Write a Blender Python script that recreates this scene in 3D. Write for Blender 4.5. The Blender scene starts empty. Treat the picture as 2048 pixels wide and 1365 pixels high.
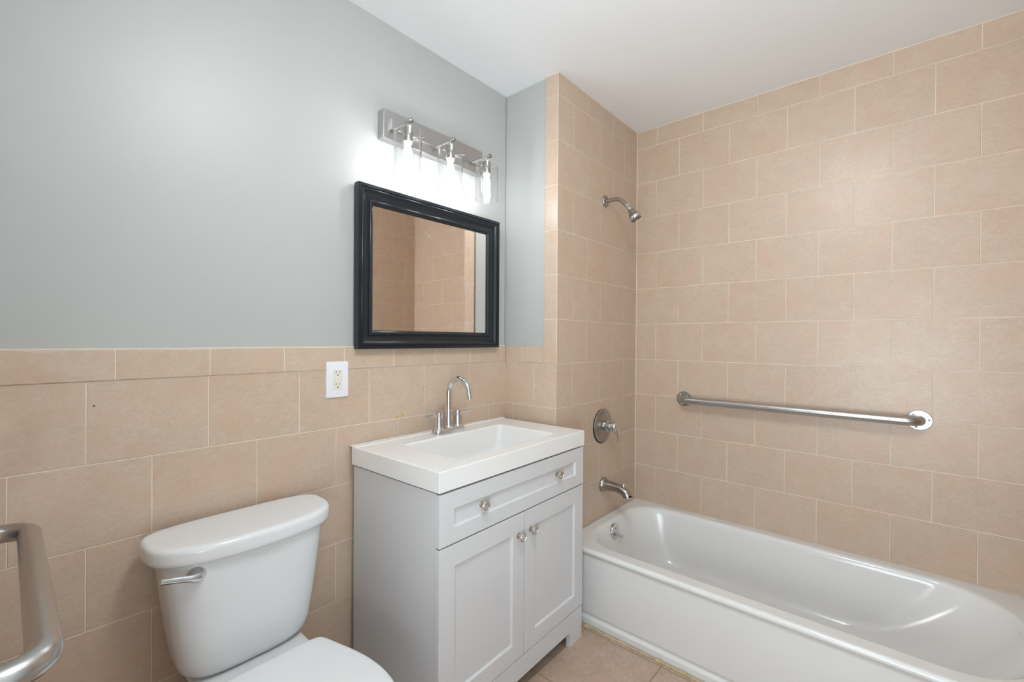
import bpy, bmesh, math, random
from mathutils import Vector, Matrix
R = math.radians
random.seed(7)
S = bpy.context.scene
COL = S.collection

# ------------------------------------------------------------------ camera
cam_d = bpy.data.cameras.new('camera')
cam = bpy.data.objects.new('camera', cam_d); COL.objects.link(cam)
cam_d.sensor_fit = 'HORIZONTAL'; cam_d.sensor_width = 36.0
cam_d.lens = 893.27 / 2048 * 36.0
cam_d.clip_start = 0.02
cr = Vector((0.65964089, -0.75155566, 0.00616405))
cu = Vector((-0.00164927, 0.00675396, 0.99997583))
cf = Vector((0.75157912, 0.65963511, -0.00321568))
m = Matrix(((cr.x, cu.x, -cf.x), (cr.y, cu.y, -cf.y), (cr.z, cu.z, -cf.z))).to_4x4()
m.translation = Vector((-1.6404, -1.4833, 1.2565))
cam.matrix_world = m
S.camera = cam

# ------------------------------------------------------------------ world, hall fill, exposure
S.view_settings.view_transform = 'Standard'
S.view_settings.look = 'None'
S.view_settings.gamma = 1.0
S.view_settings.use_curve_mapping = False
S.view_settings.exposure = 1.0
w = bpy.data.worlds.new('World'); S.world = w; w.use_nodes = True
bg = w.node_tree.nodes['Background']
bg.inputs[0].default_value = (0.85, 0.93, 1.0, 1); bg.inputs[1].default_value = 1.0

def area(name, loc, rot, sx, sy, power, color):
    d = bpy.data.lights.new(name, 'AREA'); d.shape = 'RECTANGLE'; d.size = sx; d.size_y = sy
    d.energy = power; d.color = color
    o = bpy.data.objects.new(name, d); o.location = loc; o.rotation_euler = rot; COL.objects.link(o)
    return o
# unseen fill light added in the hall, tilted up through the left doorway
area('hall_fill', (-2.15, -1.46, 1.0), (0, R(-143), 0), 1.4, 1.1, 25, (0.84, 0.93, 1.0))
BULB = 24.0          # emission of the three vanity bulbs
FILL_LAMP = 20.0       # emission of the unseen lamp added on the ceiling as fill

# ------------------------------------------------------------------ dimensions
H = 2.4597            # ceiling
D = 0.311             # depth of the vanity niche
W = 0.788             # long tub wall
END = -1.825          # far end wall
LEFT = -1.68          # left wall
TOPT = 1.2250         # top of the wainscot tiles
ROW0 = 0.138; TH = 0.202; TW = 0.2533

# ------------------------------------------------------------------ helpers
def tag(o, label=None, cat=None, group=None, kind=None):
    if label: o['label'] = label
    if cat: o['category'] = cat
    if group: o['group'] = group
    if kind: o['kind'] = kind
    return o
def empty(name, loc=(0, 0, 0), rz=0, label=None, cat=None, group=None):
    o = bpy.data.objects.new(name, None); o.empty_display_size = 0.05
    o.location = loc; o.rotation_euler = (0, 0, rz); COL.objects.link(o)
    return tag(o, label, cat, group)
def obj(name, bm, mat, parent=None, smooth=35, label=None, bevel=0, seg=2, wn=False):
    bmesh.ops.recalc_face_normals(bm, faces=bm.faces)
    me = bpy.data.meshes.new(name); bm.to_mesh(me); bm.free()
    me.materials.append(mat)
    if smooth:
        me.polygons.foreach_set('use_smooth', [True] * len(me.polygons))
        me.set_sharp_from_angle(angle=R(smooth))
    o = bpy.data.objects.new(name, me); COL.objects.link(o)
    if parent: o.parent = parent
    if label: o['label'] = label
    if wn:
        md = o.modifiers.new('wn', 'WEIGHTED_NORMAL'); md.keep_sharp = True; md.weight = 80
    if bevel:
        b = o.modifiers.new('bevel', 'BEVEL'); b.width = bevel; b.segments = seg
        b.limit_method = 'ANGLE'; b.angle_limit = R(40); b.harden_normals = True
    return o
def NB(): return bmesh.new()
def box(bm, x0, x1, y0, y1, z0, z1):
    v = [bm.verts.new((x, y, z)) for x in (x0, x1) for y in (y0, y1) for z in (z0, z1)]
    for f in ((0, 1, 3, 2), (4, 6, 7, 5), (0, 4, 5, 1), (2, 3, 7, 6), (0, 2, 6, 4), (1, 5, 7, 3)):
        bm.faces.new([v[i] for i in f])
    return bm
def frame(axis):
    a = Vector(axis).normalized()
    t = Vector((0, 0, 1)) if abs(a.z) < .9 else Vector((0, 1, 0))
    u = a.cross(t).normalized(); v = a.cross(u).normalized()
    return a, u, v
def loft(bm, rings, cap0=True, cap1=True, close=True, closed_loop=False):
    vs = [[bm.verts.new(p) for p in r] for r in rings]
    n = len(vs[0]); K = len(vs)
    for i in range(K if closed_loop else K - 1):
        a = vs[i]; b = vs[(i + 1) % K]
        for j in range(n if close else n - 1):
            k = (j + 1) % n
            bm.faces.new((a[j], a[k], b[k], b[j]))
    if cap0 and not closed_loop: bm.faces.new(vs[0][::-1])
    if cap1 and not closed_loop: bm.faces.new(vs[-1])
    return vs
def lathe(bm, prof, org, axis=(0, 0, 1), n=40, cap0=True, cap1=True, sy=1.0):
    """prof: list of (radius, height) along axis"""
    a, u, v = frame(axis); o = Vector(org)
    rings = []
    for r, h in prof:
        r = max(r, 1e-5)
        rings.append([o + a * h + u * (r * math.cos(2 * math.pi * i / n)) + v * (sy * r * math.sin(2 * math.pi * i / n)) for i in range(n)])
    loft(bm, rings, cap0, cap1); return bm
def tube(bm, path, rad, n=24, cap=True):
    P = [Vector(p) for p in path]; rings = []
    up = None
    for i, p in enumerate(P):
        t = (P[min(i + 1, len(P) - 1)] - P[max(i - 1, 0)]).normalized()
        if up is None:
            _, u, v = frame(t)
        else:
            u = (up - t * up.dot(t)).normalized(); v = t.cross(u)
        up = u
        r = rad[i] if isinstance(rad, (list, tuple)) else rad
        rx, ry = r if isinstance(r, tuple) else (r, r)
        rings.append([p + u * (rx * math.cos(2 * math.pi * k / n)) + v * (ry * math.sin(2 * math.pi * k / n)) for k in range(n)])
    loft(bm, rings, cap, cap); return bm
def bend(p0, p1, p2, r, n=10):
    """points rounding the corner p1 with radius r"""
    p0, p1, p2 = Vector(p0), Vector(p1), Vector(p2)
    a = (p0 - p1).normalized(); b = (p2 - p1).normalized()
    ang = a.angle(b); t = r / math.tan(ang / 2)
    A = p1 + a * t; c = p1 + (a + b).normalized() * (r / math.sin(ang / 2))
    va = A - c; vb = p1 + b * t - c; th = va.angle(vb); out = []
    for i in range(n + 1):
        s = i / n
        out.append(c + (va * math.sin((1 - s) * th) + vb * math.sin(s * th)) / math.sin(th))
    return out
def rrect(x0, x1, y0, y1, r, z, n=10):
    """rounded rectangle; r number or 4 radii for corners (x1,y1),(x0,y1),(x0,y0),(x1,y0)"""
    if not isinstance(r, (list, tuple)): r = [r] * 4
    pts = []
    for (cx, cy, sx, sy, a0), q in zip(((x1, y1, -1, -1, 0), (x0, y1, 1, -1, 90), (x0, y0, 1, 1, 180), (x1, y0, -1, 1, 270)), r):
        for i in range(n + 1):
            a = R(a0 + 90 * i / n)
            pts.append(Vector((cx + sx * q + q * math.cos(a), cy + sy * q + q * math.sin(a), z)))
    return pts

# ------------------------------------------------------------------ materials
def principled(name, col, rough=.5, metal=0, spec=None, coat=0):
    mt = bpy.data.materials.new(name); mt.use_nodes = True
    b = mt.node_tree.nodes['Principled BSDF']
    b.inputs['Base Color'].default_value = (*col, 1); b.inputs['Roughness'].default_value = rough
    b.inputs['Metallic'].default_value = metal
    if spec is not None: b.inputs['Specular IOR Level'].default_value = spec
    if coat: b.inputs['Coat Weight'].default_value = coat; b.inputs['Coat Roughness'].default_value = .05
    return mt
class NT:
    def __init__(s, mt): s.t = mt.node_tree; s.b = s.t.nodes['Principled BSDF']
    def n(s, typ, **k):
        o = s.t.nodes.new(typ)
        for a, v in k.items(): setattr(o, a, v)
        return o
    def l(s, a, b): s.t.links.new(a, b)
    def math(s, op, a, b=None, clamp=False):
        o = s.n('ShaderNodeMath', operation=op, use_clamp=clamp)
        for i, x in enumerate((a, b)):
            if x is None: continue
            if isinstance(x, (int, float)): o.inputs[i].default_value = x
            else: s.l(x, o.inputs[i])
        return o.outputs[0]
    def mix(s, f, a, b):
        o = s.n('ShaderNodeMix', data_type='RGBA')
        for i, x in ((0, f), (6, a), (7, b)):
            if isinstance(x, (int, float)): o.inputs[i].default_value = x
            elif isinstance(x, tuple): o.inputs[i].default_value = (*x, 1)
            else: s.l(x, o.inputs[i])
        return o.outputs[2]
    def noise(s, vec, scale, detail=4, rough=.5):
        o = s.n('ShaderNodeTexNoise'); o.inputs['Scale'].default_value = scale
        o.inputs['Detail'].default_value = detail; o.inputs['Roughness'].default_value = rough
        if vec: s.l(vec, o.inputs['Vector'])
        return o.outputs['Fac']
    def ramp(s, fac, lo, hi):
        o = s.n('ShaderNodeMapRange'); o.inputs['From Min'].default_value = lo; o.inputs['From Max'].default_value = hi
        s.l(fac, o.inputs['Value']); return o.outputs['Result']
def noisy(name, col, rough, metal=0, amount=.03, scale=6, bump=0, bscale=60, spec=None, coat=0):
    """plain material with a faint procedural variation of colour and surface"""
    mt = principled(name, col, rough, metal, spec, coat); g = NT(mt)
    pos = g.n('ShaderNodeTexCoord').outputs['Object']
    f = g.noise(pos, scale, 3)
    c = tuple(x * (1 - amount) for x in col); d = tuple(min(1, x * (1 + amount)) for x in col)
    g.l(g.mix(g.ramp(f, .3, .7), c, d), g.b.inputs['Base Color'])
    if bump:
        bp = g.n('ShaderNodeBump'); bp.inputs['Strength'].default_value = bump; bp.inputs['Distance'].default_value = .002
        g.l(g.noise(pos, bscale, 4), bp.inputs['Height']); g.l(bp.outputs[0], g.b.inputs['Normal'])
    return mt
TILE_A = (0.545, 0.412, 0.305); TILE_B = (0.655, 0.530, 0.418)
def tile_mat(name, u, uo, vo, bw, rh, off=.5, ca=TILE_A, cb=TILE_B, v='z', mortar=.0013, grout=(.80, .71, .58), rough=.34, spots=False):
    mt = principled(name, ca, rough); g = NT(mt)
    pos = g.n('ShaderNodeNewGeometry').outputs['Position']
    sx = g.n('ShaderNodeSeparateXYZ'); g.l(pos, sx.inputs[0])
    idx = {'x': 0, 'y': 1, 'z': 2}
    U = g.math('SUBTRACT', sx.outputs[idx[u]], uo); V = g.math('SUBTRACT', sx.outputs[idx[v]], vo)
    cb_ = g.n('ShaderNodeCombineXYZ'); g.l(U, cb_.inputs[0]); g.l(V, cb_.inputs[1])
    br = g.n('ShaderNodeTexBrick'); br.offset = off; br.offset_frequency = 2; br.squash = 1
    g.l(cb_.outputs[0], br.inputs['Vector'])
    for k, x in (('Scale', 1), ('Mortar Size', mortar), ('Mortar Smooth', .3), ('Bias', 0), ('Brick Width', bw), ('Row Height', rh)):
        br.inputs[k].default_value = x
    br.inputs['Color1'].default_value = (0, 0, 0, 1); br.inputs['Color2'].default_value = (1, 1, 1, 1)
    br.inputs['Mortar'].default_value = (.5, .5, .5, 1)
    fac = br.outputs['Fac']; rnd = g.n('ShaderNodeSeparateColor'); g.l(br.outputs['Color'], rnd.inputs[0]); rv = rnd.outputs[0]
    # every tile reads its own patch of noise
    cv = g.n('ShaderNodeCombineXYZ'); g.l(U, cv.inputs[0]); g.l(V, cv.inputs[1]); g.l(g.math('MULTIPLY', rv, 37.0), cv.inputs[2])
    vec = cv.outputs[0]
    st = g.n('ShaderNodeMapping'); st.inputs['Scale'].default_value = (.8, 1.15, 1); g.l(vec, st.inputs[0])
    blot = g.ramp(g.noise(vec, 14, 5, .6), .34, .66)
    fine = g.ramp(g.noise(st.outputs[0], 150, 6, .72), .3, .72)
    mid = g.ramp(g.noise(st.outputs[0], 55, 5, .68), .3, .7)
    c = g.mix(g.math('ADD', g.math('MULTIPLY', blot, .40), g.math('MULTIPLY', mid, .60)), ca, cb)
    c = g.mix(g.math('MULTIPLY', fine, .50), c, tuple(x * .72 for x in ca))
    # pink to ochre drift
    c = g.mix(g.math('MULTIPLY', g.ramp(g.noise(vec, 9, 4, .6), .45, .70), .42), c, (ca[0] * 1.08, ca[1] * .92, ca[2] * .84))
    c = g.mix(g.math('MULTIPLY', rv, .10), c, tuple(x * 1.12 for x in cb))
    if spots:
        c = g.mix(g.math('MULTIPLY', g.ramp(g.noise(vec, 60, 2), .70, .74), .35), c, (.30, .20, .13))
    c = g.mix(fac, c, grout)
    # shade of every joint edge, painted as a thin dark line on one side
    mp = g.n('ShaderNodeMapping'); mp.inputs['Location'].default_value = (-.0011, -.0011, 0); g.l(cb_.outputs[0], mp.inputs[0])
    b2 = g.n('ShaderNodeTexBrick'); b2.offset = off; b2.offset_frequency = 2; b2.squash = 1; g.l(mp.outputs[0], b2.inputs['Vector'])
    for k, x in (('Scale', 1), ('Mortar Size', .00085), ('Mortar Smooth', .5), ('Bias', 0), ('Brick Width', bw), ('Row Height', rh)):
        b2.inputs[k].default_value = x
    edge_shade = g.math('MULTIPLY', b2.outputs['Fac'], g.math('ADD', g.math('MULTIPLY', g.ramp(g.noise(cb_.outputs[0], 5, 2), .42, .66), .55), .06))
    c = g.mix(edge_shade, c, (.17, .115, .07))
    g.l(c, g.b.inputs['Base Color'])
    g.l(g.math('ADD', g.math('MULTIPLY', fac, .45), g.math('ADD', g.math('MULTIPLY', fine, .12), rough - .06)), g.b.inputs['Roughness'])
    h = g.math('SUBTRACT', g.math('MULTIPLY', g.noise(vec, 70, 5, .6), .35), g.math('MAXIMUM', fac, b2.outputs['Fac']))
    bp = g.n('ShaderNodeBump'); bp.inputs['Strength'].default_value = .55; bp.inputs['Distance'].default_value = .0016
    g.l(h, bp.inputs['Height']); g.l(bp.outputs[0], g.b.inputs['Normal'])
    return mt
def brushed(name, col, rough, stretch=(1, 1, 60)):
    mt = principled(name, col, rough, 1.0); g = NT(mt)
    co = g.n('ShaderNodeTexCoord').outputs['Object']
    mp = g.n('ShaderNodeMapping'); mp.inputs['Scale'].default_value = stretch; g.l(co, mp.inputs[0])
    f = g.noise(mp.outputs[0], 30, 3)
    g.l(g.math('ADD', g.math('MULTIPLY', f, .04), rough - .02), g.b.inputs['Roughness'])
    return mt
def glass_mat(name):
    """thin clear glass: transmits straight through, reflects at glancing angles"""
    mt = bpy.data.materials.new(name); mt.use_nodes = True; t = mt.node_tree
    t.nodes.remove(t.nodes['Principled BSDF'])
    out = t.nodes['Material Output']
    tr = t.nodes.new('ShaderNodeBsdfTransparent'); tr.inputs[0].default_value = (.985, .99, .99, 1)
    gl = t.nodes.new('ShaderNodeBsdfGlossy'); gl.inputs['Roughness'].default_value = .03
    lw = t.nodes.new('ShaderNodeLayerWeight')
    pw = t.nodes.new('ShaderNodeMath'); pw.operation = 'POWER'; pw.inputs[1].default_value = 3.0
    t.links.new(lw.outputs['Facing'], pw.inputs[0])
    fr = t.nodes.new('ShaderNodeMapRange'); fr.inputs['To Min'].default_value = .03; fr.inputs['To Max'].default_value = .9
    t.links.new(pw.outputs[0], fr.inputs['Value'])
    mx = t.nodes.new('ShaderNodeMixShader')
    t.links.new(fr.outputs[0], mx.inputs[0]); t.links.new(tr.outputs[0], mx.inputs[1]); t.links.new(gl.outputs[0], mx.inputs[2])
    t.links.new(mx.outputs[0], out.inputs[0]); return mt
def emit(name, col, strength):
    mt = bpy.data.materials.new(name); mt.use_nodes = True; t = mt.node_tree
    b = t.nodes['Principled BSDF']; b.inputs['Base Color'].default_value = (.8, .8, .8, 1)
    b.inputs['Emission Color'].default_value = (*col, 1); b.inputs['Emission Strength'].default_value = strength
    return mt

M = {}
M['paint'] = noisy('grey_wall_paint', (.450, .458, .443), .42, amount=.015, scale=2.5, bump=.10, bscale=90)
M['ceil'] = noisy('white_ceiling_paint', (.89, .90, .91), .7, amount=.01, scale=2, bump=.04, bscale=70)
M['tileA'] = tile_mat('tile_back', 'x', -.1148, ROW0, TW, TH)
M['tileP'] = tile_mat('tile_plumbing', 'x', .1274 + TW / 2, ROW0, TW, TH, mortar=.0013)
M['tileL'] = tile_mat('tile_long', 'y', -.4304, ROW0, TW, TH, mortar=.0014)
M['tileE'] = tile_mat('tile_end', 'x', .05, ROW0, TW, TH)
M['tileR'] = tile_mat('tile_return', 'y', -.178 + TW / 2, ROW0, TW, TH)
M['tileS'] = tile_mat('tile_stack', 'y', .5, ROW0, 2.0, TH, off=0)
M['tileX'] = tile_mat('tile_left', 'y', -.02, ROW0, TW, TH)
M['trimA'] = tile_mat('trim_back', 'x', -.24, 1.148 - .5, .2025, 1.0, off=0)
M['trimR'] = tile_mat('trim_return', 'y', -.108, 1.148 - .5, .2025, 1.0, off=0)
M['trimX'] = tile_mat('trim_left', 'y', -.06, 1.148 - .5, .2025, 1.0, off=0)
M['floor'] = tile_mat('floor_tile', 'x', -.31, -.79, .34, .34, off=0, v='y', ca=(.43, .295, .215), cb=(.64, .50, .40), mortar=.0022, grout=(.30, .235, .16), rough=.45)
M['grout'] = noisy('cream_caulk', (.72, .64, .52), .6, amount=.06, scale=30)
M['ycaulk'] = noisy('yellowed_caulk', (.52, .40, .235), .7, amount=.18, scale=60, bump=.5, bscale=120)
M['vanity'] = noisy('white_cabinet_lacquer', (.66, .665, .675), .30, amount=.01, scale=3)
M['slab'] = noisy('white_cultured_marble', (.83, .83, .815), .12, amount=.008, scale=4)
M['porc'] = noisy('white_vitreous_china', (.74, .75, .755), .07, amount=.008, scale=4)
M['enam'] = noisy('white_tub_enamel', (.755, .755, .74), .15, amount=.012, scale=3)
M['seat'] = noisy('white_seat_plastic', (.79, .80, .81), .16, amount=.006, scale=4)
M['chrome'] = noisy('polished_chrome', (.66, .67, .68), .05, 1, amount=.01, scale=8)
M['nickel'] = brushed('brushed_nickel', (.40, .38, .36), .24)
M['bnick'] = brushed('brushed_nickel_plate', (.50, .495, .495), .30, (1, 60, 1))
M['steel'] = noisy('brushed_steel_bar', (.50, .49, .48), .27, 1, amount=.01, scale=3)
M['flange'] = noisy('brushed_steel_flange', (.34, .35, .36), .30, 1, amount=.03, scale=12)
M['pnick'] = noisy('polished_nickel', (.58, .54, .50), .12, 1, amount=.02, scale=30)
M['black'] = noisy('black_rubber', (.02, .02, .02), .5, amount=.1)
M['frame'] = noisy('black_satin_frame', (.009, .0135, .019), .22, amount=.15, scale=8)
M['plate'] = noisy('white_switch_plate', (.80, .81, .83), .35, amount=.006)
M['almond'] = noisy('cream_receptacle', (.77, .73, .65), .4, amount=.006)
M['glass'] = glass_mat('clear_thin_glass')
M['bulb'] = emit('lit_bulb', (.97, .98, 1.0), BULB)
M['sock'] = noisy('white_ceramic', (.85, .83, .78), .4, amount=.01)
M['lamp'] = emit('fill_lamp_glow', (.93, .97, 1.0), FILL_LAMP)
M['dark'] = noisy('dark_gap', (.05, .045, .04), .8, amount=.1)
M['glue'] = noisy('yellow_glue', (.55, .40, .06), .6, amount=.25, scale=200)
M['chip'] = noisy('white_plaster_fleck', (.66, .63, .58), .8, amount=.05)
mm = principled('silvered_glass', (.86, .80, .76), .012, 1); g = NT(mm)
pos = g.n('ShaderNodeTexCoord').outputs['Object']
mk = g.n('ShaderNodeVectorMath', operation='DISTANCE'); g.l(pos, mk.inputs[0]); mk.inputs[1].default_value = (-.045, -.0075, .165)
near = g.math('SUBTRACT', 1.0, g.math('DIVIDE', mk.outputs['Value'], .11), clamp=True)
sm = g.math('MULTIPLY', near, g.ramp(g.noise(pos, 38, 5, .65), .42, .62))
g.l(g.math('ADD', g.math('MULTIPLY', sm, .30), .012), g.b.inputs['Roughness'])
g.l(g.mix(g.math('MULTIPLY', sm, .35), (.86, .80, .76), (.93, .93, .95)), g.b.inputs['Base Color'])
M['mirror'] = mm

# ------------------------------------------------------------------ the room
def struct(name, bm, mat, parent=None, smooth=0, bevel=0):
    o = obj(name, bm, mat, parent, smooth, bevel=bevel); o['kind'] = 'structure'; return o
T = .008; TK = .10
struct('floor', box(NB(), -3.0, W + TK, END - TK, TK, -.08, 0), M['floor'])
struct('ceiling', box(NB(), -3.0, W + TK, END - TK, TK, H, H + .08), M['ceil'])
struct('wall_back', box(NB(), LEFT - TK, 0.0, .0075, TK, 0, H), M['paint'])
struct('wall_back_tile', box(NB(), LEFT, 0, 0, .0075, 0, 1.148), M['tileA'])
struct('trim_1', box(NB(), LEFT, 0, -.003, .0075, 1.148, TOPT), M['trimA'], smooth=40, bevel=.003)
struct('trim_2', box(NB(), LEFT, 0, -.0012, .0074, TOPT, TOPT + .004), M['grout'], smooth=0)
# niche return: painted upper part, tiled strip, tiled wainscot
bm = NB(); box(bm, .006, .10, -D + .006, TK, 0, H)
struct('wall_niche', bm, M['paint'])
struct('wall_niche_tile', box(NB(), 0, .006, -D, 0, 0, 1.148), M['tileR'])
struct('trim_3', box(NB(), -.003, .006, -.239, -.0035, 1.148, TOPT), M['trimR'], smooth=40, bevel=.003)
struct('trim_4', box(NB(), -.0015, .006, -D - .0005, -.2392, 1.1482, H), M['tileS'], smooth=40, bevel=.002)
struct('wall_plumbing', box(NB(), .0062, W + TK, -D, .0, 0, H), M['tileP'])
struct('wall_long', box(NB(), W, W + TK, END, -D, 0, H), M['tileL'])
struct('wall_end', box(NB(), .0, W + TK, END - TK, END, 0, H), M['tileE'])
struct('wall_end_paint', box(NB(), LEFT - TK, 0, END - TK, END, 0, H), M['paint'])
# left wall with an unseen doorway added beside the camera for the fill light
DY0, DY1, DH = -1.80, -1.12, 2.05
struct('wall_left', box(NB(), LEFT - TK, LEFT, DY1, .0, 0, H), M['paint'])
bm = NB(); box(bm, LEFT - TK, LEFT, END, DY0, 0, H); struct('wall_left_jamb', bm, M['paint'])
struct('wall_left_header', box(NB(), LEFT - TK, LEFT, DY0, DY1, DH, H), M['paint'])
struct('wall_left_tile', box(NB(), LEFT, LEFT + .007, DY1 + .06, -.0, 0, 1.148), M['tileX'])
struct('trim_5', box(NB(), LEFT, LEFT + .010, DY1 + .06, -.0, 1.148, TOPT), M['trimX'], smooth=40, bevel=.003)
bm = NB()
box(bm, LEFT, LEFT + .012, DY1, DY1 + .058, 0, DH + .058); box(bm, LEFT, LEFT + .012, DY0, DY1 - .0005, DH, DH + .058)
box(bm, LEFT - TK + .001, LEFT - .0005, DY1 - .02, DY1 - .0005, 0, DH - .0005)
struct('door_1', bm, M['plate'])
# thin caulk lines in the corners and along the ceiling
def caulk(name, pts, r=.0022, mat='grout'):
    bm = NB()
    for a, b in pts: tube(bm, [a, b], r, 8)
    return struct(name, bm, M[mat], smooth=60)
caulk('trim_6', [((W, -D, .345), (W, -D, H))], .0030)
caulk('trim_7', [((0, -D, H), (W, -D, H)), ((W, -D, H), (W, END, H)), ((0, -.24, H), (0, -D, H))], .0032)
caulk('trim_8', [((-.0015, -D - .0005, 1.15), (-.0015, -D - .0005, H))], .0016)

# ------------------------------------------------------------------ bathtub
def tub():
    t = empty('bathtub', (.424, -1.068, 0), 0, 'long white enamelled alcove bathtub with rolled rim against the tiled wall', 'bathtub')
    ox, oy = .424, -1.068
    x0, x1, y0, y1 = .050, W - .002, END + .002, -D - .002
    Z = .340
    bm = NB(); rings = []
    def ring(a, b, c, d, r, z): rings.append([Vector((p.x - ox, p.y - oy, p.z)) for p in rrect(a, b, c, d, r, z, 12)])
    e = .002
    ring(x0 + .010, x1, y0, y1, e, 0)
    ring(x0 + .010, x1, y0, y1, e, .026)
    ring(x0 + .012, x1, y0, y1, e, .030)
    ring(x0 + .021, x1, y0, y1, e, .036)
    ring(x0 + .022, x1, y0, y1, e, .042)
    ring(x0 + .0165, x1, y0, y1, e, .050)
    ring(x0 + .0155, x1, y0, y1, e, .056)
    ring(x0 + .0120, x1, y0, y1, e, .300)
    ring(x0 + .009, x1, y0, y1, e, .312)
    ring(x0 + .003, x1, y0, y1, e, .317)
    ring(x0 + .000, x1, y0, y1, e, .323)
    ring(x0 + .001, x1, y0, y1, e, .331)
    ring(x0 + .006, x1, y0, y1, e, .337)
    ring(x0 + .014, x1 - .004, y0 + .004, y1 - .004, .004, Z)
    # inner opening: corner radii at (x1,y1),(x0,y1),(x0,y0),(x1,y0)
    X0, X1, Y0, Y1 = .112, .742, -1.786, -.362
    def inner(i, z, dr=0, ry0=0, ry1=0):
        ring(X0 + i, X1 - i, Y0 + i + ry0, Y1 - i - ry1, [max(.03, q - dr) for q in (.175, .175, .22, .22)], z)
    inner(-.004, Z + .0002); inner(.004, .3375); inner(.010, .332); inner(.014, .324)
    inner(.018, .310); inner(.026, .26, 0, .03, .006); inner(.036, .20, 0, .075, .014); inner(.048, .14, .0, .13, .024)
    inner(.060, .10, .01, .175, .034); inner(.078, .074, .02, .215, .048); inner(.105, .060, .04, .25, .07); inner(.15, .054, .09, .30, .11)
    inner(.22, .051, .14, .40, .2)
    loft(bm, rings)
    body = obj('tub_body', bm, M['enam'], t, 50, wn=True)
    # overflow plate with trip lever on the sloping end
    ax = Vector((0, -1, .12)).normalized(); c = Vector((.405 - ox, -.3870 - oy, .284))
    bm = NB(); lathe(bm, [(.040, -.012), (.040, .004), (.038, .007), (.030, .009), (.0, .010)], c, ax, 40)
    ov = obj('overflow_plate', bm, M['chrome'], t)
    bm = NB(); p = c + ax * .009 + Vector((.003, 0, -.008)); q = p + Vector((.004, -.034, -.010))
    tube(bm, [p, p.lerp(q, .35), p.lerp(q, .4), q], [.0048, .0048, .0078, .0082], 16)
    obj('trip_lever', bm, M['chrome'], ov)
    for dz in (.020, -.021):
        bm = NB(); lathe(bm, [(.004, 0), (.004, .0015), (0, .0022)], c + ax * .0085 + Vector((0, 0, dz)), ax, 12)
        obj('screw', bm, M['nickel'], ov)
    bm = NB(); lathe(bm, [(.034, 0), (.034, .002), (.028, .003), (.022, .001), (0, .001)], (.424 - ox, -.62 - oy, .0505), (0, 0, 1), 32)
    obj('drain', bm, M['chrome'], t)
    # small chips in the apron enamel
    for y, z, r, mt_, lb in ((-.593, .173, .0019, 'dark', 'small dark chip in the white apron'), (-.729, .112, .0022, 'chip', 'small white blob on the apron')):
        bm = NB()
        lathe(bm, [(r, 0), (r * .6, .0008), (0, .001)], (x0 + .0148 - ox - (z - .14) * .02 + (0.0006 if z < .14 else 0), y - oy, z), (-1, 0, .03), 9)
        obj('chip', bm, M[mt_], t, label=lb)
tub()
# yellowed caulk bead along the foot of the tub apron
bm = NB(); pts = []; rad = []
y = -D - .05
random.seed(3)
while y > END + .02:
    k = random.random()
    pts.append((.052 - .002 * random.random() - (.004 if k > .93 else 0), y, .0015 + .001 * random.random()))
    rad.append((.0045 + .0035 * random.random() + (.004 if k > .9 else 0), .0045 + .002 * random.random() + (.004 if k > .9 else 0)))
    y -= .011
tube(bm, pts, rad, 8)
struct('trim_9', bm, M['ycaulk'], smooth=60)

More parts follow.
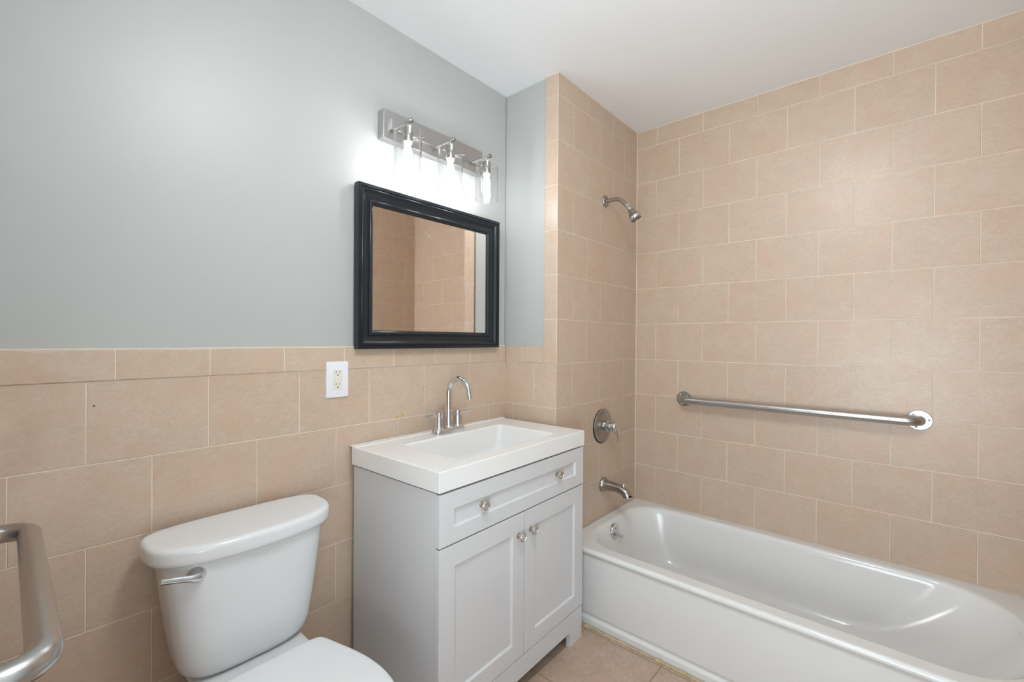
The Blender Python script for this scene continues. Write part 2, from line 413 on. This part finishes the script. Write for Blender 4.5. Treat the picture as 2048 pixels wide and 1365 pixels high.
# ------------------------------------------------------------------ vanity, sink top
VR = R(1.33); VC = (-.421, -.2435, 0)
VW, VD = .401, .234
def vanity():
    t = empty('vanity_cabinet', VC, VR, 'white shaker bathroom vanity cabinet under the sink top, one wide drawer over two doors', 'cabinet')
    f = -VD + .003          # plane of the door fronts
    th = .019
    cw = VW - .007
    bm = NB()
    b0 = f + th + .001
    # carcass: sides, back, bottom, top rails, footed
    box(bm, -cw, -cw + .016, b0, VD - .004, 0, .806)
    box(bm, cw - .016, cw, b0, VD - .004, 0, .806)
    box(bm, -cw + .0161, cw - .0161, VD - .016, VD - .004, .10, .806)
    box(bm, -cw + .0161, cw - .0161, b0, VD - .0161, .10, .116)
    box(bm, -cw + .0161, cw - .0161, b0, b0 + .016, .640, .650)
    box(bm, -cw + .0161, cw - .0161, b0, b0 + .06, .785, .806)
    obj('carcass', bm, M['vanity'], t, 0, bevel=.0008)
    # footed base rail
    def poly(pts, y0, y1):
        bm = NB(); a = [bm.verts.new((x, y0, z)) for x, z in pts]; b = [bm.verts.new((x, y1, z)) for x, z in pts]
        bm.faces.new(a); bm.faces.new(b[::-1])
        for i in range(len(pts)):
            k = (i + 1) % len(pts); bm.faces.new((a[i], b[i], b[k], a[k]))
        return bm
    fw = .092; az = .060
    obj('footed_base', poly([(-cw, 0), (-cw + fw, 0), (-cw + fw, az), (cw - fw, az), (cw - fw, 0), (cw, 0), (cw, .1335), (-cw, .1335)], f, f + th), M['vanity'], t, 0, bevel=.001)
    def shaker(name, x0, x1, z0, z1, sx, zt, zb):
        bm = NB(); yr = f + .008; e = .0042
        R0 = [(x0, z0), (x1, z0), (x1, z1), (x0, z1)]
        R1 = [(x0 + sx, z0 + zb), (x1 - sx, z0 + zb), (x1 - sx, z1 - zt), (x0 + sx, z1 - zt)]
        R2 = [(x0 + sx + e, z0 + zb + e), (x1 - sx - e, z0 + zb + e), (x1 - sx - e, z1 - zt - e), (x0 + sx + e, z1 - zt - e)]
        rings = [[Vector((x, f + th, z)) for x, z in R0], [Vector((x, f, z)) for x, z in R0], [Vector((x, f, z)) for x, z in R1], [Vector((x, yr, z)) for x, z in R2]]
        loft(bm, rings)
        return obj(name, bm, M['vanity'], t, 0, bevel=.0012)
    def knob(x, z, par):
        bm = NB()
        lathe(bm, [(.0105, 0), (.0105, .002), (.0085, .0035), (.0055, .006), (.005, .012), (.0075, .015), (.0150, .0185), (.0165, .021), (.0162, .0235), (.0145, .0255), (.0125, .0252), (.0118, .0240), (.006, .0245), (0, .0246)], (x, f + (.009 if par == dr else 0), z), (0, -1, 0), 36)
        obj('knob', bm, M['pnick'], par, 30, label='round polished nickel knob')
    dr = shaker('drawer', -VW + .004, VW - .003,   .650, .8055, .060, .053, .047)
    knob(-.214, .7295, dr); knob(.211, .7295, dr)
    d1 = shaker('door', -VW + .004, -.0018, .137, .6455, .063, .065, .060)
    d2 = shaker('door', .0018, VW - .005, .137, .6455, .063, .065, .060)
    knob(-.036, .5715, d1); knob(.0335, .5735, d2)
vanity()
def sink():
    t = empty('washbasin', (VC[0], VC[1], .8125), VR, 'white slab washbasin with rectangular bowl, lying on the vanity cabinet', 'sink')
    z1 = .0615
    bm = NB(); rings = []
    def ring(a, b, c, d, r, z): rings.append(rrect(a, b, c, d, r, z, 6))
    ring(-VW + .02, VW - .02, -VD + .02, VD - .02, .002, .004)
    ring(-VW + .02, VW - .02, -VD + .02, VD - .02, .002, .0)
    ring(-VW, VW, -VD, VD, .002, .0)
    ring(-VW, VW, -VD, VD, .002, z1 - .003)
    ring(-VW + .001, VW - .001, -VD + .001, VD - .001, .002, z1 - .001)
    ring(-VW + .004, VW - .004, -VD + .004, VD - .004, .002, z1)
    X0, X1, Y0, Y1 = -.266, .262, -.176, .122
    ring(X0 - .006, X1 + .006, Y0 - .006, Y1 + .006, .024, z1)
    ring(X0 - .001, X1 + .001, Y0 - .001, Y1 + .001, .020, z1 - .0015)
    ring(X0 + .004, X1 - .004, Y0 + .004, Y1 - .004, .017, z1 - .006)
    ring(X0 + .020, X1 - .030, Y0 + .020, Y1 - .016, .022, z1 - .085)
    ring(X0 + .028, X1 - .040, Y0 + .028, Y1 - .024, .028, z1 - .100)
    ring(X0 + .048, X1 - .060, Y0 + .048, Y1 - .044, .040, z1 - .108)
    ring(X0 + .12, X1 - .12, Y0 + .10, Y1 - .10, .040, z1 - .112)
    loft(bm, rings, cap0=False)
    obj('basin', bm, M['slab'], t, 50, wn=True)
    bm = NB(); box(bm, -VW + .001, VW - .001, VD - .024, VD - .0005, z1 - .002, z1 + .0035)
    obj('back_ledge', bm, M['slab'], t, 40, bevel=.003, seg=3)
    bm = NB(); lathe(bm, [(.021, 0), (.021, .002), (.017, .003), (.015, .0), (0, .0)], (0, -.02, z1 - .1122), (0, 0, 1), 28)
    obj('drain', bm, M['chrome'], t)
sink()
bm = NB()
p = lambda x, y: Vector((VC[0] + x * math.cos(VR) - y * math.sin(VR), VC[1] + x * math.sin(VR) + y * math.cos(VR), .874))
pts = []; rad = []
random.seed(11)
for i in range(60):
    s = i / 59; q = p(-VW + .002 + s * (2 * VW - .01), VD + .001)
    pts.append((q.x, -.0018 * 1 if q.y > -.004 else (q.y - .0) * .5, .874)); rad.append((max(.0016, abs(q.y) * .52 + .001), .0022 + .0008 * random.random()))
tube(bm, pts, rad, 8)
struct('trim_10', bm, M['plate'], smooth=60)

def faucet():
    o = p(-.005, .168)
    t = empty('sink_faucet', (o.x, o.y, .8743), VR, 'chrome two-handle centerset faucet with high arc spout on the sink top', 'faucet')
    bm = NB(); rings = []
    for i, z in ((0, 0), (0, .010), (.0015, .0165), (.004, .0195), (.009, .021)):
        rings.append(rrect(-.081 + i, .081 - i, -.0255 + i, .0255 - i, .0250 - i, z, 8))
    loft(bm, rings); obj('base_plate', bm, M['chrome'], t)
    for s in (-1, 1):
        x = s * .051
        bm = NB(); lathe(bm, [(.021, .020), (.021, .0225), (.0192, .024), (.0178, .028), (.0168, .060), (.0165, .0645)], (x, 0, 0), n=36)
        hb = obj('handle_base', bm, M['chrome'], t)
        bm = NB(); lathe(bm, [(.0145, .0642), (.0145, .0655), (.0140, .066), (.0140, .0850), (.0125, .0868), (0, .0872)], (x, 0, 0), n=36)
        hd = obj('handle', bm, M['chrome'], t)
        bm = NB(); dx = Vector((s * 1, -.06, .02)).normalized()
        a = Vector((x, 0, .0765))
        tube(bm, [a + dx * .010, a + dx * .018, a + dx * .0185, a + dx * .068, a + dx * .0715, a + dx * .0722], [.0062, .0062, .0048, .0044, .0040, .0022], 18)
        obj('lever', bm, M['chrome'], hd)
    bm = NB(); lathe(bm, [(.0200, .020), (.0198, .023), (.0165, .026), (.0150, .030), (.0148, .088), (.0125, .0905), (.0118, .092)], (0, 0, 0), n=36)
    obj('spout_collar', bm, M['chrome'], t)
    bm = NB(); r = .0590; zc = .163
    path = [(0, 0, .06), (0, 0, .12)] + [(0, -r + r * math.cos(a), zc + r * math.sin(a)) for a in [R(172 * i / 30) for i in range(31)]]
    last = Vector(path[-1]); dd = Vector((0, -math.cos(R(82)) * 1.2, -math.sin(R(82)))).normalized()
    path += [tuple(last + dd * .012)]
    tube(bm, path, .0112, 28); obj('spout', bm, M['chrome'], t)
    bm = NB(); e = last + dd * .010
    lathe(bm, [(.0118, 0), (.0123, .001), (.0123, .0165), (.0112, .018), (.008, .018), (.008, .014), (0, .014)], e, dd, 28)
    obj('aerator', bm, M['chrome'], t)
    bm = NB(); tube(bm, [(0, .018, .02), (0, .018, .055)], .0022, 12); lathe(bm, [(.0045, 0), (.005, .003), (.0045, .008), (0, .009)], (0, .018, .054), n=16)
    obj('drain_pull_rod', bm, M['chrome'], t)
faucet()

# ------------------------------------------------------------------ mirror
def mirror():
    t = empty('wall_mirror', (-.4445, .0, 1.5175), 0, 'rectangular mirror with wide black moulded frame hanging under the vanity light', 'mirror')
    hw, hh = .3665, .2985
    prof = [(0, .0), (0, .0285), (.0012, .0300), (.0118, .0300), (.0128, .0262), (.0138, .0258), (.0150, .0282), (.0170, .0292), (.0195, .0288), (.0225, .0262), (.0262, .0222),
            (.0310, .0186), (.0370, .0160), (.0440, .0148), (.0500, .0145), (.0512, .0172), (.0530, .0190), (.0555, .0196), (.0585, .0186), (.0620, .0160), (.0655, .0128), (.0682, .0112), (.0690, .0085), (.0690, .0030)]
    bm = NB(); rings = [[Vector((sx * (hw - a), -h, sz * (hh - a))) for sx, sz in ((-1, -1), (1, -1), (1, 1), (-1, 1))] for a, h in prof]
    loft(bm, rings, False, False)
    bm.faces.new([bm.verts.new((sx * hw, -.0002, sz * hh)) for sx, sz in ((-1, -1), (1, -1), (1, 1), (-1, 1))])
    obj('frame', bm, M['frame'], t, 38)
    i = .0685
    bm = NB(); box(bm, -hw + i, hw - i, -.0075, -.004, -hh + i, hh - i)
    g = obj('mirror_glass', bm, M['mirror'], t, 0)
mirror()

# ------------------------------------------------------------------ vanity light
def vlight():
    t = empty('vanity_light', (-.455, .0075, 2.059), 0, 'three-bulb brushed nickel vanity light with clear cylinder shades, lit, above the mirror', 'lamp')
    bm = NB(); box(bm, -.258, .258, -.0385, 0, -.054, .054)
    obj('backplate', bm, M['bnick'], t, 0, bevel=.0015)
    bm = NB(); box(bm, -.232, .232, -.0525, -.0388, -.0195, .0195)
    obj('raised_bar', bm, M['bnick'], t, 0, bevel=.001)
    for x in (-.2185, -.0165, .1885):
        z = -.0165 + .0; yb = -.1475
        bm = NB(); tube(bm, [(x, -.052, z), (x, -.056, z), (x, -.0565, z), (x, yb, z)], [.0075, .0075, .0052, .0052], 18)
        arm = obj('arm', bm, M['nickel'], t)
        bm = NB(); lathe(bm, [(.0052, 0), (.0085, .001), (.0095, .005), (.0085, .009), (.004, .0115), (0, .012)], (x, yb - .001, z), (0, -1, 0), 20)
        obj('finial', bm, M['nickel'], arm)
        ys = -.1335
        bm = NB(); lathe(bm, [(.0045, .004), (.0045, -.020), (.0080, -.0205), (.0165, -.022), (.0175, -.024), (.0175, -.070), (.0160, -.072)], (x, ys, z), n=28)
        obj('socket', bm, M['nickel'], arm)
        bm = NB(); lathe(bm, [(.0155, -.0721), (.0155, -.077), (.011, -.083), (.010, -.0855)], (x, ys, z), n=24)
        obj('bulb_base', bm, M['sock'], arm)
        bm = NB(); lathe(bm, [(.0095, -.0860), (.0105, -.090), (.0135, -.099), (.0158, -.109), (.0163, -.118), (.0158, -.128), (.0142, -.142), (.0125, -.156), (.0108, -.165), (.0080, -.1695), (.004, -.1712), (0, -.1715)], (x, ys, z), n=28)
        obj('light_bulb', bm, M['bulb'], arm, 60)
        bm = NB(); r = .0500; zt = z - .030; zb_ = z - .186
        bm2 = [(r - .0012, zt), (r + .0004, zt), (r + .0011, zt - .001), (r + .0004, zt - .0022), (r, zt - .003), (r, zb_ + .003), (r + .0004, zb_ + .0022), (r + .0011, zb_ + .001), (r + .0004, zb_), (r - .0014, zb_), (r - .0020, zb_ + .001), (r - .0014, zb_ + .0024), (r - .0014, zt - .002)]
        a, u, v = frame((0, 0, 1)); n = 56
        rings = [[Vector((x, ys, 0)) + u * (q * math.cos(2 * math.pi * k / n)) + v * (q * math.sin(2 * math.pi * k / n)) + Vector((0, 0, h)) for k in range(n)] for q, h in bm2]
        loft(bm, rings, False, False, closed_loop=True)
        obj('glass_shade', bm, M['glass'], arm, 50)
        for a_ in (R(200), R(320), R(80)):
            bm = NB(); dd = Vector((math.cos(a_), math.sin(a_), 0)); c = Vector((x, ys, z - .052))
            tube(bm, [c + dd * .016, c + dd * .056], .0016, 10)
            lathe(bm, [(.0032, 0), (.0036, .002), (.0032, .005), (0, .0056)], c + dd * .0505, dd, 12)
            obj('shade_pin', bm, M['nickel'], arm)
vlight()

# ------------------------------------------------------------------ outlet
def outlet():
    t = empty('wall_outlet', (-.8735, 0, 1.114), 0, 'white outlet plate with cream GFCI receptacle on the tiles left of the mirror', 'outlet')
    bm = NB(); rings = []
    for i, y in ((0, 0), (0, -.003), (.0015, -.0055), (.004, -.0066)):
        rings.append([Vector((q.x, y, q.y)) for q in rrect(-.0405 + i, .0405 - i, -.0625 + i, .0625 - i, .003, 0, 3)])
    loft(bm, rings); obj('cover_plate', bm, M['plate'], t, 30)
    bm = NB(); box(bm, -.0165, .0165, -.0078, -.0060, -.0335, .0335); rc = obj('receptacle', bm, M['almond'], t, 0, bevel=.0006)
    for dz in (.0215, -.0215):
        obj('slot', box(NB(), -.0078, -.0056, -.00795, -.0070, dz + .001, dz + .0095), M['black'], rc, 0)
        obj('slot', box(NB(), .0052, .0072, -.00795, -.0070, dz + .002, dz + .0092), M['black'], rc, 0)
        obj('ground_hole', lathe(NB(), [(.0026, 0), (.0026, .0009)], (0, -.0071, dz - .0055), (0, -1, 0), 14), M['black'], rc, 0)
    obj('test_button', box(NB(), -.0095, -.0005, -.0088, -.0076, -.0065, .0065), M['almond'], rc, 0, bevel=.0006)
    obj('reset_button', box(NB(), .0008, .0095, -.0088, -.0076, -.0065, .0065), M['almond'], rc, 0, bevel=.0006)
    for dz in (.0485, -.0485):
        bm = NB(); lathe(bm, [(.0034, 0), (.0034, .0010), (0, .0014)], (0, -.0062, dz), (0, -1, 0), 18)
        box(bm, -.0004, .0004, -.00770, -.0070, dz - .0026, dz + .0026)
        obj('screw', bm, M['plate'], t, 30)
outlet()

# ------------------------------------------------------------------ shower fittings on the plumbing wall
def shower():
    X, Z = .423, 1.978; y0 = -D
    t = empty('wall_shower', (X, y0, Z), 0, 'small brushed nickel shower head on a bent arm, high on the tiled end wall', 'shower head')
    bm = NB(); lathe(bm, [(.030, 0), (.030, .003), (.0275, .0075), (.020, .0105), (.014, .0115), (.012, .013)], (0, 0, 0), (0, -1, 0), 36)
    obj('flange', bm, M['nickel'], t)
    path = [(0, -.005, 0), (0, -.045, 0)] + bend((0, -.02, 0), (0, -.080, .0), (0, -.125, -.048), .07, 10) + [(0, -.125, -.048)]
    bm = NB(); tube(bm, path, .0103, 22); obj('arm', bm, M['nickel'], t)
    a = Vector((0, -.045, -.048)).normalized(); o = Vector((0, -.122, -.045))
    a2 = Vector((.10, -.50, -.86)).normalized()
    bm = NB(); lathe(bm, [(.0105, -.002), (.0135, 0), (.0135, .014), (.0115, .016), (.009, .017)], o, a, 8); lathe(bm, [(.0085, -.002), (.0115, .004), (.012, .009), (.0095, .014)], o + a * .018, a2, 24)
    obj('swivel_nut', bm, M['chrome'], t)
    o2 = o + a * .020 + a2 * .010
    bm = NB(); lathe(bm, [(.0115, 0), (.0135, .003), (.0160, .010), (.0195, .022), (.0255, .034), (.0305, .041), (.0315, .0425)], o2, a2, 40)
    hd = obj('head', bm, M['nickel'], t)
    bm = NB(); lathe(bm, [(.0305, .0420), (.0305, .0440)], o2, a2, 40); obj('gasket', bm, M['black'], hd)
    bm = NB(); lathe(bm, [(.0325, .0438), (.0330, .046), (.0325, .0560), (.0305, .0590), (.0275, .0600), (.0265, .058), (0, .057)], o2, a2, 40)
    obj('spray_ring', bm, M['chrome'], hd)
    bm = NB(); _, u, v = frame(a2)
    for rr, n in ((.0225, 18), (.015, 12), (.008, 6)):
        for k in range(n):
            q = o2 + a2 * .057 + u * (rr * math.cos(2 * math.pi * k / n)) + v * (rr * math.sin(2 * math.pi * k / n))
            lathe(bm, [(.0021, 0), (.0013, .0032)], q, a2, 8)
    obj('spray_nozzles', bm, M['black'], hd)
shower()
def valve():
    X, Z = .408, .815
    t = empty('shower_valve', (X, -D, Z), 0, 'round brushed nickel shower valve with single lever handle between shower head and tub spout', 'valve')
    bm = NB(); lathe(bm, [(.0885, 0), (.0885, .0028)], (-.0035, 0, -.003), (0, -1, 0), 56); obj('gasket', bm, M['black'], t)
    bm = NB(); lathe(bm, [(.0860, .0025), (.0865, .0045), (.0845, .0075), (.079, .0100), (.050, .0125), (.033, .0135), (.030, .016), (.0295, .020)], (0, 0, 0), (0, -1, 0), 64)
    obj('escutcheon', bm, M['nickel'], t)
    bm = NB(); lathe(bm, [(.0275, .0135), (.0270, .034), (.0245, .036), (.0200, .037), (.0200, .048), (.0225, .050), (.0240, .053)], (0, 0, 0), (0, -1, 0), 40)
    obj('sleeve', bm, M['chrome'], t)
    bm = NB(); lathe(bm, [(.0240, .050), (.0252, .053), (.0255, .068), (.0240, .078), (.0190, .085), (.010, .0885), (0, .089)], (0, 0, 0), (0, -1, 0), 40)
    hn = obj('handle', bm, M['chrome'], t)
    bm = NB()
    P = [(0, -.070, .004), (.001, -.078, -.012), (.003, -.085, -.032), (.006, -.090, -.055), (.009, -.0915, -.075), (.011, -.0915, -.090), (.0115, -.0912, -.0955)]
    tube(bm, P, [(.019, .017), (.0175, .0135), (.0135, .0085), (.0100, .0055), (.0095, .0048), (.0085, .0042), (.004, .002)], 20)
    obj('lever', bm, M['chrome'], hn, 60)
    for a_ in (58, 238):
        bm = NB(); lathe(bm, [(.0042, .0098), (.0042, .0122), (0, .0128)], (.057 * math.cos(R(a_)), 0, .057 * math.sin(R(a_))), (0, -1, 0), 14)
        obj('screw', bm, M['chrome'], t)
valve()
def spout():
    X, Z = .416, .507
    t = empty('tub_spout', (X, -D, Z), 0, 'brushed nickel tub spout with diverter knob, just above the tub rim', 'tub spout')
    bm = NB(); lathe(bm, [(.0365, 0), (.0372, .003), (.0365, .008), (.0330, .014), (.0300, .018)], (0, 0, 0), (0, -1, 0), 40)
    obj('flange', bm, M['nickel'], t)
    P = [(0, -.012, 0), (0, -.030, 0), (0, -.055, .001), (0, -.080, .000), (0, -.100, -.003), (0, -.118, -.009), (0, -.132, -.016), (0, -.139, -.025), (0, -.142, -.031)]
    rr = [.0305, .0285, .0260, .0240, .0235, .0235, .0235, .0235, .0235]
    bm = NB(); tube(bm, P, [(a, a * .92) for a in rr], 32, cap=False)
    obj('spout_body', bm, M['nickel'], t, 60)
    bm = NB(); lathe(bm, [(.0245, -.001), (.0252, .002), (.0245, .006), (.0195, .0065), (.0185, .001), (0, .001)], P[-1], (0, -.12, -1), 32)
    obj('outlet_ring', bm, M['chrome'], t)
    bm = NB(); lathe(bm, [(.0058, 0), (.0058, .010), (.0045, .012), (.0045, .017), (.0095, .0185), (.0098, .0215), (.0080, .0235), (0, .024)], (0, -.118, .010), (0, 0, 1), 20)
    obj('diverter_knob', bm, M['chrome'], t)
spout()

# ------------------------------------------------------------------ grab bars
def grab_long():
    ya, yb, z = -.592, -1.532, .9425; off = .058; r = .0185
    t = empty('grab_bar', (W, (ya + yb) / 2, z), 0, 'long horizontal brushed steel grab bar on the tiled wall above the bathtub', 'grab bar')
    L = (ya - yb) / 2
    path = [(0, L, 0)] + bend((0, L, 0), (-off, L, 0), (-off, 0, 0), .040, 12) + [(-off, L * k / 6, 0) for k in range(5, -6, -1)] + bend((-off, 0, 0), (-off, -L, 0), (0, -L, 0), .040, 12) + [(0, -L, 0)]
    bm = NB(); tube(bm, path, r, 32); obj('bar', bm, M['steel'], t, 60)
    for s in (1, -1):
        bm = NB(); lathe(bm, [(.0400, 0), (.0400, .0022), (.0385, .0036), (.0180, .0040), (.0165, .0060)], (0, s * L, 0), (-1, 0, 0), 44)
        fl = obj('flange', bm, M['flange'], t)
        for a_ in (50, 170, 290):
            bm = NB(); lathe(bm, [(.0042, 0), (.0042, .0010), (.0025, .0022), (0, .0026)], (-.0036, s * L + .029 * math.cos(R(a_)), .029 * math.sin(R(a_))), (-1, 0, 0), 14)
            obj('screw', bm, M['chrome'], fl)
grab_long()
def grab_near():
    ya, yb, z = -.240, -.772, .893; X = -1.6080; r = .0162
    ox = LEFT + .007
    t = empty('grab_bar', (ox, (ya + yb) / 2, z), 0, 'short brushed steel grab bar in the near left foreground beside the toilet', 'grab bar')
    L = (ya - yb) / 2; off = X - ox
    path = [(0, L, 0)] + bend((0, L, 0), (off, L, 0), (off, 0, 0), .038, 12) + [(off, L * k / 5, 0) for k in range(3, -4, -1)] + bend((off, 0, 0), (off, -L, 0), (0, -L, 0), .038, 12) + [(0, -L, 0)]
    bm = NB(); tube(bm, path, r, 40); obj('bar', bm, M['steel'], t, 60)
    for s in (1, -1):
        bm = NB(); lathe(bm, [(.040, 0), (.040, .0022), (.0385, .0036), (.0200, .0040), (.0195, .0060)], (0, s * L, 0), (1, 0, 0), 44)
        obj('flange', bm, M['flange'], t)
grab_near()

# ------------------------------------------------------------------ toilet
def sgnp(v, e): return math.copysign(abs(v) ** e, v)
def dring(w, y0, db, df, z, nb=5, nf=2.6, n=72, cx=0):
    """closed outline: half width w, centre line y0, back half depth db, bowed front depth df"""
    out = []
    for i in range(n):
        a = 2 * math.pi * i / n; c, s = math.cos(a), math.sin(a)
        k = nb if s > 0 else nf
        out.append(Vector((cx + w * sgnp(c, 2 / k), y0 + (db if s > 0 else df) * sgnp(s, 2 / k), z)))
    return out
def toilet():
    X = -1.196
    t = empty('toilet', (X, -.36, 0), 0, 'white two-piece toilet with closed lid between the grab bar and the vanity', 'toilet')
    oy = -.36
    def sh(r): return [Vector((q.x, q.y - oy, q.z)) for q in r]
    # tank
    bm = NB(); rings = []
    for w_, db, df, z, nf in ((.06, .030, .050, .4010, 2.6), (.125, .052, .085, .4015, 3.0), (.146, .060, .098, .408, 3.4), (.157, .064, .106, .424, 3.8), (.163, .066, .110, .45, 4), (.173, .067, .116, .52, 4), (.183, .068, .121, .60, 4), (.192, .068, .126, .68, 4), (.196, .068, .128, .716, 4)):
        rings.append(sh(dring(w_, -.092, db, df, z, 6, nf)))
    loft(bm, rings); tk = obj('tank', bm, M['porc'], t, 60)
    bm = NB(); rings = []
    for i, z in ((.012, .7135), (.004, .7150), (.001, .7200), (.0, .728), (.0, .744), (.0012, .7495), (.0040, .7542), (.0095, .7573), (.018, .7584), (.05, .7588), (.09, .7590)):
        rings.append(sh(dring(.2245 - i, -.102, .082 - i * .9, .139 - i, z, 3.6, 2.75)))
    loft(bm, rings); obj('tank_lid', bm, M['porc'], t, 60, wn=True)
    # flush lever
    bm = NB(); c = Vector((-.1360, -.2050 - oy, .6865)); ax = Vector((-.18, -1, 0)).normalized()
    lathe(bm, [(.0205, -.008), (.0205, .004), (.0180, .010), (.0125, .016), (.0110, .020)], c, ax, 32)
    lv = obj('flush_lever', bm, M['chrome'], t)
    bm = NB(); q = c + ax * .022
    tip = q + Vector((-.070, -.004, .018))
    tube(bm, [q + Vector((.010, 0, .001)), q + Vector((.004, 0, .0)), q.lerp(tip, .2), q.lerp(tip, .55), tip], [(.0075, .009), (.0100, .0125), (.0075, .008), (.0055, .0065), (.0045, .0070)], 20)
    obj('lever_arm', bm, M['chrome'], lv, 60)
    # bowl: pedestal, bowl and rear deck
    def egg(hw, yb, yf, z, k=2.2, n=72, ky=.42):
        yc = yb + (yf - yb) * ky; out = []
        for i in range(n):
            a = 2 * math.pi * i / n; c_, s_ = math.cos(a), math.sin(a)
            out.append(Vector((hw * sgnp(c_, 2 / (3.2 if s_ > 0 else k)), yc - oy + (yb - yc if s_ > 0 else yc - yf) * sgnp(s_, 2 / (3.2 if s_ > 0 else k)), z)))
        return out
    bm = NB(); rings = []
    for hw, yb, yf, z in ((.105, -.20, -.60, 0), (.108, -.20, -.605, .012), (.102, -.20, -.595, .05), (.098, -.20, -.58, .14), (.105, -.20, -.60, .20), (.135, -.20, -.655, .27), (.165, -.205, -.70, .33), (.178, -.21, -.715, .375), (.178, -.21, -.716, .393), (.170, -.22, -.708, .3985)):
        rings.append(egg(hw, yb, yf, z))
    loft(bm, rings)
    obj('bowl', bm, M['porc'], t, 60)
    bm = NB(); rings = []
    for hw, y0, y1, z, r in ((.085, -.05, -.26, .16, .03), (.095, -.045, -.28, .25, .03), (.118, -.040, -.30, .33, .03), (.132, -.037, -.31, .375, .03), (.134, -.036, -.312, .392, .028), (.131, -.039, -.309, .3975, .026), (.124, -.046, -.302, .3995, .024)):
        rings.append([Vector((q.x, q.y - oy, q.z)) for q in rrect(-hw, hw, y1, y0, r, z, 8)])
    loft(bm, rings); obj('rear_deck', bm, M['porc'], t, 60)
    # seat and lid outlines
    def seatring(i, z):
        S_ = [(-.262, .120), (-.268, .139), (-.285, .147), (-.32, .156), (-.36, .168), (-.42, .183), (-.48, .190), (-.54, .188), (-.60, .173), (-.65, .146), (-.69, .106), (-.712, .060), (-.7205, .0)]
        pts = [(-.2605, 0), (-.2605, .07)] + S_
        out = []
        cx, cy = 0, -.47
        full = [(x, y) for y, x in pts] + [(-x, y) for y, x in pts[::-1][1:-1]]
        for x, y in full:
            L = math.hypot(x - cx, y - cy); k = (L - i) / L
            out.append(Vector((x * k, cy + (y - cy) * k - oy, z)))
        return out
    bm = NB(); loft(bm, [seatring(i, z) for i, z in ((.010, .3990), (.004, .4005), (.002, .405), (.003, .4095), (.008, .4110))])
    s1 = obj('seat', bm, M['seat'], t, 50)
    bm = NB(); loft(bm, [seatring(i, z) for i, z in ((.008, .4115), (.002, .4125), (0, .417), (.0, .425), (.0022, .4290), (.007, .4318), (.02, .4332), (.08, .4338), (.13, .4340))])
    s2 = obj('seat_lid', bm, M['seat'], t, 50)
    for o_ in (s1, s2):
        md = o_.modifiers.new('sub', 'SUBSURF'); md.levels = 2; md.render_levels = 2
    for s in (-1, 1):
        rr = [[Vector((s * .078 + q.x, -.256 - oy + q.y, z)) for q in rrect(-.020 + i, .020 - i, -.011 + i, .011 - i, .008, z, 5)] for i, z in ((0, .3994), (0, .404), (.002, .4065), (.005, .4075))]
        bm = NB(); loft(bm, rr); obj('seat_hinge', bm, M['seat'], t, 50)
    # tank fasteners and supply hose under the tank
    bm = NB()
    lathe(bm, [(.013, 0), (.013, .022), (.009, .023), (.009, .046)], (-.108, -.100 - oy, .362), n=16)
    obj('tank_bolt', bm, M['black'], t, label='dark rubber nut under the tank')
    bm = NB(); tube(bm, [(-.112, -.075 - oy, .402), (-.112, -.075 - oy, .35), (-.150, -.07 - oy, .26), (-.175, -.055 - oy, .19), (-.175, -.045 - oy, .165)], .006, 14)
    obj('supply_hose', bm, M['nickel'], t)
    bm = NB(); lathe(bm, [(.022, 0), (.022, .003), (.009, .006), (.009, .055)], (-.175, .001 * 0 - oy - .0005, .15), (0, -1, 0), 20); lathe(bm, [(.010, -.012), (.010, .022)], (-.175, -.045 - oy, .15), n=16)
    obj('stop_valve', bm, M['chrome'], t)
toilet()

# ------------------------------------------------------------------ marks on the walls
def smear(name, spots, mat, label, cat):
    bm = NB()
    random.seed(5)
    for x, z, rx, rz in spots:
        n = 14; c = [Vector((x + rx * (0.75 + .5 * random.random()) * math.cos(2 * math.pi * k / n), -.0001, z + rz * (0.75 + .5 * random.random()) * math.sin(2 * math.pi * k / n))) for k in range(n)]
        d_ = [Vector((x + (q.x - x) * .6, -.0013, z + (q.z - z) * .6)) for q in c]
        loft(bm, [c, d_])
    return tag(obj(name, bm, M[mat], None, 60), label, cat)
smear('glue_smear', [(-.628, .952, .011, .0022), (-.600, .9545, .005, .0045)], 'glue', 'yellow glue smear on the tile joint left of the faucet', 'glue')
smear('glue_smear', [(-.352, .957, .008, .0022), (-.325, .9595, .007, .0018)], 'glue', 'yellow glue smear on the tile joint behind the right faucet lever', 'glue')
smear('plaster_fleck', [(-.590, .965, .0045, .0030)], 'chip', 'white plaster fleck on the tiles beside the yellow smear', 'plaster')
smear('drill_hole', [(-1.494, 1.088, .0018, .0026)], 'dark', 'tiny dark hole in the big tile on the left', 'hole')
smear('drill_hole', [(-.499, 1.058, .0014, .0022)], 'dark', 'tiny dark hole in the tile just left of the faucet spout', 'hole')

# ------------------------------------------------------------------ unseen flush lamp added on the ceiling for fill light
t = empty('fill_lamp', (-1.05, -1.20, H), 0, 'unseen round white flush lamp added for fill light above the middle of the floor', 'lamp')
bm = NB(); lathe(bm, [(.17, 0), (.17, .02), (.163, .024)], (0, 0, 0), (0, 0, -1), 48); obj('fill_lamp_base', bm, M['plate'], t)
bm = NB(); lathe(bm, [(.150, .0241), (.152, .12), (.148, .135), (.13, .144), (.08, .150), (0, .152)], (0, 0, 0), (0, 0, -1), 48, cap0=False); obj('fill_diffuser', bm, M['lamp'], t, 60)
